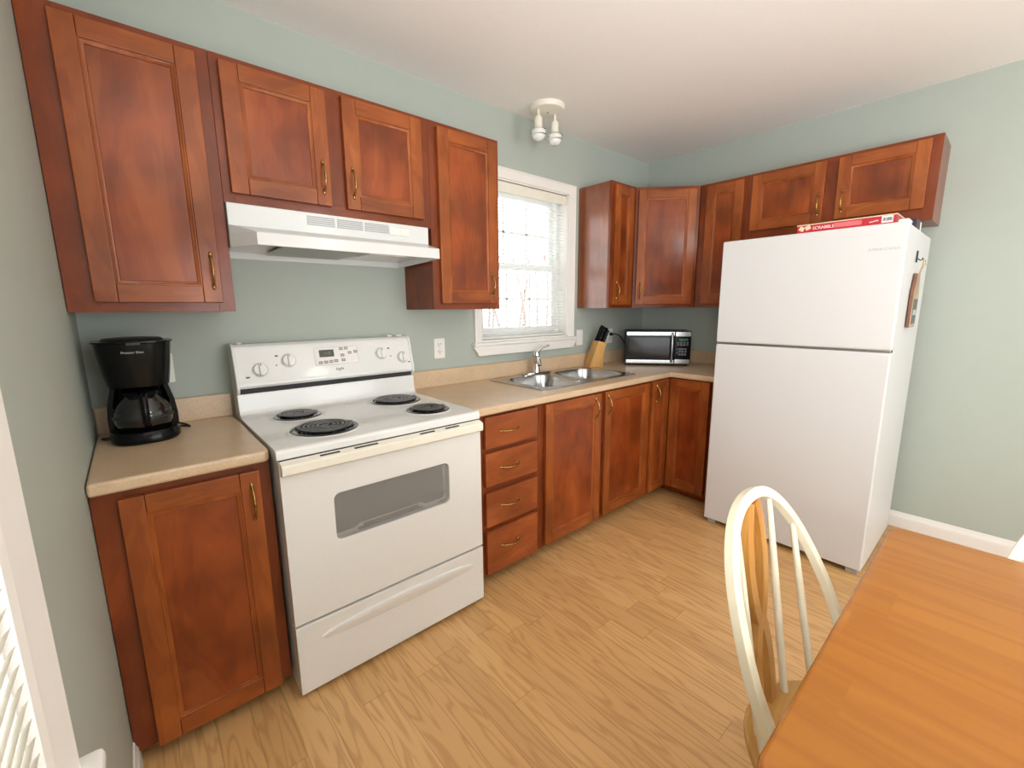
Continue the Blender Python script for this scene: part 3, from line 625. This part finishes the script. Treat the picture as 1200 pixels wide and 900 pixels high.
# ------------------------------------------------------------------ refrigerator
FX, FY0, FY1, FZ = 2.737, -1.018, -1.813, 1.702
r = fridge = thing('refrigerator', 'tall white top-freezer refrigerator standing at the end of the counter', 'refrigerator', (3.1, -1.415, 0))
MB().box(FX+.072, 3.46, FY1+.002, FY0-.002, .022, FZ-.006, 0, .006).build('body', fridge_m, r)
MB().box(FX+.062, FX+.074, FY1+.012, FY0-.012, .05, FZ-.015).build('gasket', grey_print, r)
fz = MB().box(FX, FX+.064, FY1, FY0, 1.136, FZ, 0, .008, 3).build('freezer_door', fridge_m, r)
fd = MB().box(FX, FX+.064, FY1, FY0, .030, 1.124, 0, .008, 3).build('fridge_door', fridge_m, r)
MB().box(FX+.008, FX+.06, FY1+.004, FY0-.004, 1.122, 1.138).build('door_seam', steel, r)
MB().box(FX+.003, FX+.05, FY1+.004, FY1+.09, 1.1265, 1.1335, 0, .001).build('middle_hinge', chrome, r)
MB().box(FX+.012, FX+.10, FY1+.004, FY1+.042, FZ-.004, FZ+.013, 0, .006).build('top_hinge_cover', bulb_m, r)
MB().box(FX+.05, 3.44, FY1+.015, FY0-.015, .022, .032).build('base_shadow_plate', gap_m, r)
for yy in (FY1+.04, FY0-.04):
    for xx in (FX+.045, 3.40): MB().box(xx-.025, xx+.025, yy-.025, yy+.025, 0, .026, 0, .004).build('foot', grey_print, r)
lettering('badge_lettering', 'AMERICANA', .017, silver_print, fz, Vector((FX-.0006, -1.737, 1.590))-fridge.location, (PI/2, 0, -PI/2), ext=.0004, spacing=1.25)
# game box on top
r = thing('board_game_box', 'flat red board game box with SCRABBLE on its side on top of the refrigerator', 'game box', (2.88, -1.58, FZ))
m = MB(); m.box(2.757, 2.95, -1.764, -1.378, FZ+.0005, FZ+.036, 0, .001); m.box(2.7555, 2.952, -1.766, -1.376, FZ+.036, FZ+.041, 1, .001)
m.build('carton', [red_card, tile_print], r)
def side_box(name, y0, y1, z0, z1, mt, px=.0006): return MB().box(2.757-px, 2.757, y1, y0, z0, z1).build(name, mt, r)
side_box('pink_panel', -1.535, -1.640, FZ+.010, FZ+.031, pink_print)
side_box('barcode_label', -1.712, -1.752, FZ+.006, FZ+.035, white_print)
m = MB()
for k in range(14): 
    if k in (9,): continue
    m.box(2.7560, 2.7566, -1.749+.0024*k, -1.7478+.0024*k+.0004*(k % 3), FZ+.013, FZ+.028)
m.build('barcode', print_m, r)
m = MB()
for yy, zz, a in ((-1.398, .021, .5), (-1.425, .024, -.4)):
    q = Matrix.Translation((2.7562, yy, FZ+zz)) @ Matrix.Rotation(a, 4, 'X'); t = MB().box(-.0008, .0004, -.011, .011, -.010, .010, 0, .0003); t.xform(q)
    me = bpy.data.meshes.new('t'); t.bm.to_mesh(me); t.bm.free(); m.bm.from_mesh(me); bpy.data.meshes.remove(me)
m.build('letter_tiles', tile_print, r)
RX = (PI/2, 0, -PI/2)
lettering('title_lettering', 'SCRABBLE', .0205, white_print, r, Vector((2.7562, -1.490, FZ+.0185))-r.location, RX, ext=.0003, spacing=.95)
m = MB(); m.tube([(2.7566, -1.668-.0016*k, FZ+.014+.0035*math.sin(k*1.9)+.0003*k) for k in range(21)], .0011, 5); m.build('script_mark', white_print, r)
r = thing('small_carton', 'small dark carton with a pale end behind the hinge on the refrigerator top', 'box', (3.05, -1.7, FZ))
MB().box(2.97, 3.12, -1.805, -1.64, FZ-.0055, FZ+.040, 0, .002).build('carton', dark_card, r)
MB().box(3.085, 3.118, -1.8056, -1.805, FZ-.004, FZ+.034).build('end_label', white_print, r)
# hook and hanging wooden sign on the fridge side
hk = thing('magnetic_hook', 'small black magnetic hook on the side of the refrigerator', 'hook', (3.056, FY1, 1.56))
m = MB(); m.box(3.046, 3.066, FY1-.004, FY1+.0015, 1.545, 1.60, 0, .002); m.build('plate', black_s, hk)
m = MB(); m.tube([(3.056, FY1-.003, 1.562), (3.056, FY1-.016, 1.554), (3.056, FY1-.022, 1.556), (3.056, FY1-.022, 1.566)], .0025, 8); m.build('prong', black_s, hk)
r = thing('hanging_wooden_sign', 'narrow brown bottle-shaped wooden sign hanging by twine on the refrigerator side', 'sign', (3.06, FY1-.012, 1.25))
def bottle(x0, x1, zs): 
    c = (x0+x1)/2; hw = (x1-x0)/2
    return [(c-hw, 1.232), (c+hw, 1.232), (c+hw, 1.40), (c+hw*.8, 1.43), (c+hw*.55, 1.47), (c+hw*.5, 1.492), (c-hw*.5, 1.492), (c-hw*.55, 1.47), (c-hw*.8, 1.43), (c-hw, 1.40)]
MB().prism(bottle(2.995, 3.15, 0), 'y', FY1-.015, FY1-.002, mat=0, bev=.002).build('plank', brown_m, r)
MB().prism(bottle(2.998, 3.147, 0), 'y', FY1-.017, FY1-.0145, mat=0, bev=.0008).build('face', plank_m, r)
MB().box(3.012, 3.134, FY1-.0182, FY1-.0165, 1.25, 1.37).build('chalk_panel', chalk_m, r)
MB().box(3.030, 3.115, FY1-.019, FY1-.0178, 1.292, 1.318).build('pale_patch', pale_m, r)
m = MB(); m.tube([(3.055, FY1-.016, 1.490), (3.050, FY1-.026, 1.53), (3.056, FY1-.027, 1.5605), (3.064, FY1-.026, 1.53), (3.092, FY1-.016, 1.490)], .002, 6)
m.tube([(3.060, FY1-.026, 1.548), (3.085, FY1-.03, 1.556), (3.10, FY1-.03, 1.540), (3.12, FY1-.03, 1.532)], .0018, 6); m.tube([(3.058, FY1-.026, 1.545), (3.046, FY1-.03, 1.53), (3.044, FY1-.03, 1.515)], .0018, 6)
m.build('twine', twine, r)

# ------------------------------------------------------------------ microwave (local: x along front, -y out of the front)
a = math.atan2(-.375, .285); MW = .471
r = thing('microwave', 'black microwave with stainless trim standing at an angle in the counter corner', 'microwave', (3.0, -.215, ZC), a)
MH = .262; z0 = .012
MB().box(.002, MW-.002, .012, .285, z0, MH, 0, .006).build('body', black_s, r, False)
for x in (.03, MW-.03):
    for y in (.03, .26): MB().lathe([(.012, .0003), (.012, z0+.002)], (x, y, 0), seg=14).build('foot', black_s, r, False)
dw = .355
d = MB(); d.box(0, dw, -.012, .012, z0+.004, MH-.002, 0, .004); do = d.build('door', black_p, r, False)
for za, zb in ((MH-.034, MH-.004), (z0+.006, z0+.034)): MB().box(.004, dw-.001, -.018, -.010, za, zb, 0, .003).build('trim_strip', steel, do, False)
MB().prism([(.025, .062), (.305, .062), (.318, .072), (.318, .205), (.305, .215), (.025, .215)], 'y', -.0135, -.0118).build('door_window', plain('smoked_window', (.022, .019, .016), .08, spec=.35), do, False)
m = MB(); m.tube([(dw-.020, -.02, z0+.02), (dw-.020, -.034, z0+.04), (dw-.020, -.036, .14), (dw-.020, -.034, MH-.032), (dw-.020, -.02, MH-.014)], .0085, 10); m.build('handle', steel, do, False)
c = MB(); c.box(dw+.001, MW, -.012, .012, z0+.004, MH-.002, 0, .004); co = c.build('control_panel', black_p, r, False)
for za, zb in ((MH-.040, MH-.004), (z0+.006, z0+.040)): MB().box(dw+.004, MW-.003, -.018, -.010, za, zb, 0, .003).build('trim_strip', steel, co, False)
MB().box(dw+.030, MW-.022, -.0135, -.0115, .190, .208).build('display', plain('green_display', (.02, .16, .10), .25), co, False)
m = MB()
for k in range(4):
    for j in range(2): m.box(dw+.018+.021*k, dw+.034+.021*k, -.0132, -.0115, .155+.016*j, .166+.016*j)
for k in range(3):
    for j in range(3): m.box(dw+.030+.020*k, dw+.046+.020*k, -.0132, -.0115, .082+.02*j, .096+.02*j)
for j in range(2): m.box(dw+.016, dw+.025, -.0132, -.0115, .095+.025*j, .108+.025*j)
m.build('keypad', plain('keypad_grey', (.13, .14, .17), .4), co, False)
# power cord of the microwave
R0 = Matrix.Rotation(-a, 3, 'Z')
def mwl(p): return R0 @ (Vector(p)-Vector((3.0, -.215, ZC)))
m = MB(); m.tube([mwl(p) for p in ((3.082, -.028, 1.128), (3.11, -.036, 1.130), (3.145, -.045, 1.118), (3.175, -.055, 1.095), (3.20, -.06, 1.06), (3.21, -.07, 1.02))], .0042, 8); pc = m.build('power_cord', black_s, r, False)
m = MB(); m.tube([mwl(p) for p in ((3.082, -.0095, 1.127), (3.082, -.022, 1.127), (3.084, -.030, 1.128))], [.013, .014, .008], 10); m.build('plug', black_p, pc, False)

# ------------------------------------------------------------------ outlets
def outlet(x, z, label, kind='duplex', name='wall_outlet'):
    r = thing(name, label, 'switch' if kind == 'switch' else 'outlet', (x, 0, z))
    MB().prism(rrect(x-.036, x+.036, z-.058, z+.058, .006), 'y', -.006, -.0005, bev=.002).build('cover_plate', ivory, r)
    if kind == 'duplex':
        for dz in (-.021, .021):
            f = MB().prism(rrect(x-.016, x+.016, z+dz-.014, z+dz+.014, .008), 'y', -.0085, -.005, bev=.001).build('socket', ivory, r)
            m = MB(); m.box(x-.0085, x-.0055, -.0089, -.0083, z+dz-.001, z+dz+.009); m.box(x+.0055, x+.0085, -.0089, -.0083, z+dz+.000, z+dz+.009); m.lathe([(.003, -.0089), (.003, -.0083)], (x, 0, z+dz-.007), axis='y', seg=10); m.build('slots', slot_m, f)
    else:
        MB().box(x-.017, x+.017, -.0085, -.005, z-.034, z+.034, 0, .001).build('rocker', ivory, r)
    MB().lathe([(.003, -.0068), (.003, -.0055)], (x, 0, z) if kind == 'duplex' else (x, 0, z+.047), axis='y', seg=10).build('screw', silver_print, r)
    return r
outlet(1.468, 1.116, 'ivory duplex outlet on the wall between stove and window')
outlet(2.703, 1.118, 'ivory rocker switch on the wall between window and knife block', 'switch', 'light_switch')
outlet(3.078, 1.113, 'ivory outlet with the black microwave plug beside the knife block')
outlet(.214, 1.120, 'ivory outlet plate half hidden behind the coffee maker')

# ------------------------------------------------------------------ knife block with knives
kb_loc = (2.735, -.075, ZC); kb_r = math.radians(-22)
r = thing('knife_block', 'slanted light wood knife block beside the sink', 'knife block', kb_loc, kb_r)
prof = [(-.022, .0005), (.098, .0005), (.096, .09), (.122, .178), (.052, .194)]
MB().prism(prof, 'y', -.048, .045, bev=.003).build('block', block_wood, r, False)
lean = Vector((.42, 0, .907)).normalized()
kn = [(.069, .027, .125), (.069, 0, .120), (.069, -.028, .112), (.099, .025, .108), (.099, -.003, .112), (.099, -.030, .095)]
kl = ['black knife handle, tallest at the back of the wooden block', 'black knife handle in the middle of the block\'s back row', 'black knife handle at the near end of the block\'s back row', 'black knife handle at the far end of the block\'s front row', 'black knife handle in the middle of the block\'s front row', 'shortest black knife handle, at the near front corner of the block']
for (kx, ky, kh), lb in zip(kn, kl):
    base_ = Vector((kx, ky, .194-(kx-.052)*.2286+.0012))
    wl = Vector(kb_loc)+Matrix.Rotation(kb_r, 3, 'Z') @ base_
    k = thing('kitchen_knife', lb, 'knife', wl, kb_r, 'knives in the wooden block')
    m = MB(); P = [lean*t for t in (0, kh*.15, kh*.5, kh*.8, kh*.95, kh)]; sec = rrect(-.5, .5, -.5, .5, .3, 3)
    P[3] += Vector((-.002, 0, 0)); P[4] += Vector((.001, 0, 0)); P[5] += Vector((.003, 0, 0))
    loops = []; ln = lean; pa = Vector((ln.z, 0, -ln.x))
    for p, w_, t_ in zip(P, (.020, .019, .021, .022, .022, .016), (.014, .015, .016, .016, .015, .010)): loops.append([p+pa*q[0]*w_+Vector((0, 1, 0))*q[1]*t_ for q in sec])
    m.loft(loops); m.build('grip', black_p, k, False)
    m = MB()
    for t in (.25, .5, .75): p = lean*(kh*t); m.lathe([(.0025, -.0084), (.0025, .0084)], p, axis='y', seg=8)
    m.build('rivets', chrome, k, False)

# ------------------------------------------------------------------ coffee maker
CX, CY = .139, -.195
r = thing('coffee_maker', 'black drip coffee maker with glass carafe on the counter left of the stove', 'coffee maker', (CX, CY, ZC))
def sup(hx, hy, z, e=2.6, n=40, oy=0):
    out = []
    for i in range(n):
        t = 2*PI*i/n; c_, s_ = math.cos(t), math.sin(t)
        out.append((CX+math.copysign(abs(c_)**(2/e), c_)*hx, CY+oy+math.copysign(abs(s_)**(2/e), s_)*hy, z))
    return out
m = MB(); m.loft([sup(.090, .105, ZC+.0005), sup(.096, .112, ZC+.008), sup(.096, .112, ZC+.028), sup(.090, .105, ZC+.040), sup(.07, .085, ZC+.042)]); m.build('warming_base', black_p, r)
m = MB(); m.loft([sup(.080, .030, ZC+.035, 4, oy=.070), sup(.078, .030, ZC+.12, 4, oy=.070), sup(.080, .032, ZC+.20, 4, oy=.068)])
for sx in (-1, 1):   # side struts that hug the carafe
    m.loft([[(CX+sx*q[0], CY+q[1], z) for q in ((.080+b, -.01), (.094+b, -.01), (.094+b, .08), (.080+b, .08))] for z, b in ((ZC+.035, 0), (ZC+.08, .001), (ZC+.13, -.004), (ZC+.19, -.018))])
m.build('column', black_p, r)
m = MB(); m.loft([sup(.066, .07, ZC+.183, oy=.01), sup(.083, .092, ZC+.192, 3), sup(.090, .098, ZC+.24, 3), sup(.101, .104, ZC+.335, 3.4), sup(.106, .108, ZC+.338, 3.4), sup(.106, .108, ZC+.343, 3.4), sup(.09, .09, ZC+.344, 3)])
m.build('brew_head', black_p, r)
m = MB(); m.loft([sup(.085, .088, ZC+.3435, 3), sup(.078, .08, ZC+.350, 3), sup(.04, .05, ZC+.353, 3)]); m.build('lid', black_s, r)
m = MB(); m.prism(rrect(CX-.018, CX+.018, 1.232, 1.240, .003), 'y', CY-.1125, CY-.10); m.build('lid_tab', black_s, r)
cp = [(.058, ZC+.0425), (.074, ZC+.048), (.081, ZC+.066), (.082, ZC+.080), (.078, ZC+.105), (.068, ZC+.130), (.054, ZC+.150), (.048, ZC+.158), (.050, ZC+.166)]
m = MB(); m.lathe(cp, (CX, CY-.015, 0), seg=40, cap=(True, False)); cf = m.build('carafe', carafe_m, r)
m = MB(); m.lathe([(.0505, ZC+.158), (.052, ZC+.160), (.053, ZC+.170), (.045, ZC+.178), (0, ZC+.180)], (CX, CY-.015, 0), seg=32); m.build('carafe_lid', black_p, cf)
m = MB(); m.lathe([(.0825, ZC+.080), (.0835, ZC+.082), (.0835, ZC+.088), (.0822, ZC+.090)], (CX, CY-.015, 0), seg=40, cap=(False, False)); m.build('carafe_band', black_s, cf)
m = MB(); hx0 = CX+.004; m.tube([(hx0, CY-.062, ZC+.168), (hx0, CY-.085, ZC+.172), (hx0, CY-.112, ZC+.155), (hx0, CY-.122, ZC+.115), (hx0+.001, CY-.118, ZC+.075), (hx0+.002, CY-.104, ZC+.062)], [.010, .012, .012, .0115, .0105, .009], 12); m.build('carafe_handle', black_p, cf)
lettering('brand_lettering', 'Proctor Silex', .0105, silver_print, r, Vector((CX-.005, CY-.1035, 1.208))-r.location, (PI/2+.06, 0, 0), ext=.0006, spacing=1.02)
m = MB(); m.tube([(CX+.04, CY+.09, ZC+.012), (CX+.10, CY+.085, ZC+.0065), (CX+.128, CY+.055, ZC+.0065), (CX+.120, CY+.095, ZC+.0065), (CX+.07, CY+.155, ZC+.02), (CX+.076, CY+.168, ZC+.12), (CX+.075, CY+.172, ZC+.195), (CX+.075, CY+.182, ZC+.199)], .0042, 8)
m.build('power_cord', black_s, r)
m = MB(); m.tube([(CX-.07, CY+.03, ZC+.012), (CX-.105, CY+.035, ZC+.007), (CX-.118, CY+.045, ZC+.0065)], .004, 8); m.build('cord_end', black_s, r)

# ------------------------------------------------------------------ ceiling light
LX, LY = 2.145, -.195
r = thing('ceiling_light', 'cream ceiling spotlight with two bare bulb holders above the sink', 'ceiling light', (LX, LY, H))
MB().lathe([(.104, H-.0005), (.104, H-.012), (.098, H-.026), (.085, H-.031), (0, H-.033)], (LX, LY, 0), seg=48).build('canopy_plate', cream_l, r)
MB().lathe([(.004, H-.032), (.004, H-.038), (0, H-.040)], (LX, LY-.005, 0), seg=12).build('screw_cap', brass, r)
for dx, dy, zz in ((-.066, .006, 0.0), (.062, -.004, -.004)):
    x, y = LX+dx, LY+dy; hz = H-.032
    m = MB(); m.tube([(x, y, hz+.002), (x, y, hz-.04)], .0075, 10)
    m.lathe([(.0075, hz-.034), (.019, hz-.038), (.0225, hz-.046), (.0225, hz-.095), (.030, hz-.101), (.036, hz-.108)], (x, y, 0), seg=24); st_ = m.build('lamp_holder', cream_l, r)
    m = MB(); m.lathe([(.036, hz-.107), (.044, hz-.110), (.044, hz-.114), (.040, hz-.115), (.040, hz-.133), (.043, hz-.135), (.043, hz-.140), (.038, hz-.141)], (x, y, 0), seg=28); m.build('glass_collar', ivory, st_)
    m = MB()
    for z_, q_ in ((hz-.112, .0445), (hz-.1375, .0435)): m.lathe([(q_, z_-.002), (q_+.004, z_), (q_, z_+.002)], (x, y, 0), seg=28, cap=(False, False))
    m.build('chrome_rings', chrome, st_)
    m = MB(); m.lathe([(.037, hz-.139), (.037, hz-.147), (.032, hz-.158), (.018, hz-.166), (0, hz-.168)], (x, y, 0), seg=24); m.build('bulb', bulb_m, st_)
r = thing('added_ceiling_dome', 'round white flush lamp on the ceiling over the dining table', 'ceiling light', (1.75, -3.3, H))  # unseen dome added to house the point fill
MB().lathe([(.17, H-.0005), (.17, H-.02), (.15, H-.05), (.10, H-.08), (0, H-.092)], (1.75, -3.3, 0), seg=40).build('glass_dome', bulb_m, r)
# ------------------------------------------------------------------ dining table
r = thing('dining_table', 'honey oak dining table with rounded corners in the lower right', 'table', (1.16, -2.75, 0))
TX0, TX1, TY0, TY1 = .672, 1.640, -3.50, -2.012
MB().prism(rrect(TX0, TX1, TY0, TY1, .035, 8), 'z', .724, .75, bev=.0085, seg=3).build('tabletop', table_m, r)
m = MB(); a = .08
m.box(TX0+a, TX1-a, TY1-a-.02, TY1-a, .63, .7238); m.box(TX0+a, TX1-a, TY0+a, TY0+a+.02, .63, .7238); m.box(TX0+a, TX0+a+.02, TY0+a, TY1-a, .63, .7238); m.box(TX1-a-.02, TX1-a, TY0+a, TY1-a, .63, .7238)
m.build('apron', cream_m, r)
for x in (TX0+a+.035, TX1-a-.035):
    for y in (TY0+a+.035, TY1-a-.035):
        MB().lathe([(.018, 0), (.022, .03), (.028, .12), (.033, .30), (.030, .40), (.024, .44), (.034, .47), (.034, .50), (.026, .53), (.036, .56), (.036, .7236)], (x, y, 0), seg=24).build('leg', cream_m, r)

# ------------------------------------------------------------------ chairs (local: sitter faces -y, back toward +y)
def hoopX(s): return (.241-.055*max(0, (.5-s)/.5)**1.5)*max(0, 1-s**3)**(1/2.2)
REC, HH = .438, .482
def make_chair(label):
    r = thing('spindle_back_chair', label, 'chair', (0, 0, 0), 0, 'cream hoop-back chairs at the table')
    # seat
    m = MB(); loops = []
    def so(sc, z, d=0): 
        out = []
        for i in range(44):
            t = 2*PI*i/44; c_, s_ = math.cos(t), math.sin(t)
            y = s_*.205; x = c_*.215*(1.0-.06*s_); out.append((x*sc, -.035+y*sc, z+d))
        return out
    m.loft([so(.90, .418), so(.985, .426), so(1.0, .436), so(.99, .446), so(.95, .4500), so(.7, .446), so(.35, .443)]); m.build('seat', seat_oak, r, False)
    # bow
    pts = []
    n = 40
    S_ = [-.05]+[1-(1-i/n)**2*1.0 for i in range(0, n+1)]
    S_ = sorted(set(max(-.045, s) for s in S_))
    def hp_(s, sg): X = hoopX(max(0, s)); return (sg*X, REC*s*HH, .45+s*HH)
    S2 = [math.sin(PI/2*i/n) for i in range(n+1)]
    pts = [hp_(s, -1) for s in S2]+[hp_(s, 1) for s in S2[::-1]][1:]
    pts = [(pts[0][0]*.93, -.012, .442)]+pts+[(pts[-1][0]*.93, -.012, .442)]
    m = MB(); sec = rrect(-.5, .5, -.5, .5, .12, 4); sec = [(p[0]*.020, p[1]*.024) for p in sec]
    rn = Vector((0, -1, REC)).normalized()
    m.tube(pts, 1, sec=sec, upv=rn); m.build('hoop', cream_m, r, False)
    def top_s(x):
        best = 1
        for i in range(400):
            s = .6+.4*i/400
            if hoopX(s) < x: best = s; break
        return best
    arc = lambda X: .14*(1-(X/.239)**2)
    for sg in (-1, 1):
        for a_ in (.082, .150):
            xt = a_*1.15; s = top_s(xt)-.012; ft = (sg*a_, arc(a_), .447); tp = (sg*xt, REC*s*HH, .45+s*HH)
            P = [tuple(ft[k]+(tp[k]-ft[k])*t for k in range(3)) for t in (0, .25, .5, .75, 1)]
            MB().tube(P, [.008, .0085, .0085, .0075, .006], 10).build('spindle', cream_m, r, False)
    # pierced fiddle splat of two crossing strands
    m = MB(); s = .975
    ft = Vector((0, arc(0)-.002, .446)); tp = Vector((0, REC*s*HH, .45+s*HH))
    for sg in (-1, 1):
        P = []; ws = []
        for i in range(33):
            t = i/32; 
            # lens above and below a waist at t=.44
            x = .031*(math.sin(PI*min(1, max(0, (t-.44)/.60)))**.8 if t > .44 else math.sin(PI*min(1, (.44-t)/.62))**.8)+.007
            p = ft.lerp(tp, t); P.append((sg*x, p.y, p.z))
        sec = [(-.0085, -.014), (.0085, -.014), (.0085, .014), (-.0085, .014)]
        m.tube(P, 1, sec=sec, upv=(0, 1, -.2))
    m.build('splat', oak, r, False)
    for sx in (-1, 1):
        for sy, nm in ((-1, 'leg'), (1, 'leg')):
            t0 = Vector((sx*.12, -.035+sy*.11, .430)); t1 = Vector((sx*.19, -.035+sy*.19, .0))
            P = [t0.lerp(t1, t) for t in (0, .1, .3, .5, .62, .68, .74, .9, 1)]
            MB().tube(P, [.012, .014, .019, .021, .016, .020, .018, .014, .012], 14).build('leg', cream_m, r, False)
        MB().tube([(sx*.163, -.035-.16, .165), (sx*.166, -.035, .17), (sx*.163, -.035+.16, .165)], [.008, .012, .008], 10).build('stretcher', cream_m, r, False)
    MB().tube([(-.166, -.035, .17), (0, -.035, .17), (.166, -.035, .17)], [.008, .012, .008], 10).build('stretcher', cream_m, r, False)
    return r
chair = make_chair('cream hoop-back chair with oak splat pushed against the long table edge near the stove')
chair.location = (1.118, -2.041, 0); chair.rotation_euler = (0, 0, .015)
c2 = chair.copy(); COL.objects.link(c2)
for ch in list(chair.children):
    q = ch.copy(); COL.objects.link(q); q.parent = c2
c2.location = (1.565, -2.455, 0); c2.rotation_euler = (0, 0, -PI/2)
c2['label'] = 'cream chair behind the far table end with only a hoop edge showing'

# ------------------------------------------------------------------ outdoors beyond the sink window
struct(MB().box(-30, 40, .4, 60, -1.2, -.9).build('snow_ground', snow_m))
def bare_tree(x, y, h, seed):
    rnd = random.Random(seed); m = MB()
    def limb(p, d, ln, rad, lvl):
        P = [p]; k = 4
        for i in range(k):
            d = (d+Vector((rnd.uniform(-.14, .14), rnd.uniform(-.14, .14), rnd.uniform(-.02, .08)))).normalized(); P.append(P[-1]+d*ln/k)
        m.tube(P, [rad*(1-.75*i/k) for i in range(k+1)], 5 if lvl else 7)
        if lvl < 2:
            for j in range(13 if lvl == 0 else 5):
                t = rnd.uniform(.25, .95); q = P[min(k-1, int(t*k))].lerp(P[min(k, int(t*k)+1)], t*k-int(t*k))
                a = rnd.uniform(0, 2*PI); e = rnd.uniform(.5, 1.0)
                limb(q, Vector((math.cos(a)*e, math.sin(a)*e, 1.3)).normalized(), ln*rnd.uniform(.15, .24), rad*.32, lvl+1)
    limb(Vector((0, 0, -.02)), Vector((0, 0, 1)), h, .035+h*.005, 0)
    o = m.build('bare_tree', bark_m); o.location = (x, y, -.9)
    return tag(o, 'leafless brown tree standing in the snow outside the sink window', 'tree', 'bare trees outside the sink window')
k = 0
for row in range(4):
    yy = 7.0+2.0*row
    for j in range(6):
        cx = .136+(yy+2.167)*.80+(j-.6+.5*(row % 2))*1.7
        bare_tree(cx, yy, random.uniform(3.3, 4.3)*(.72+yy/24), 100+k); k += 1
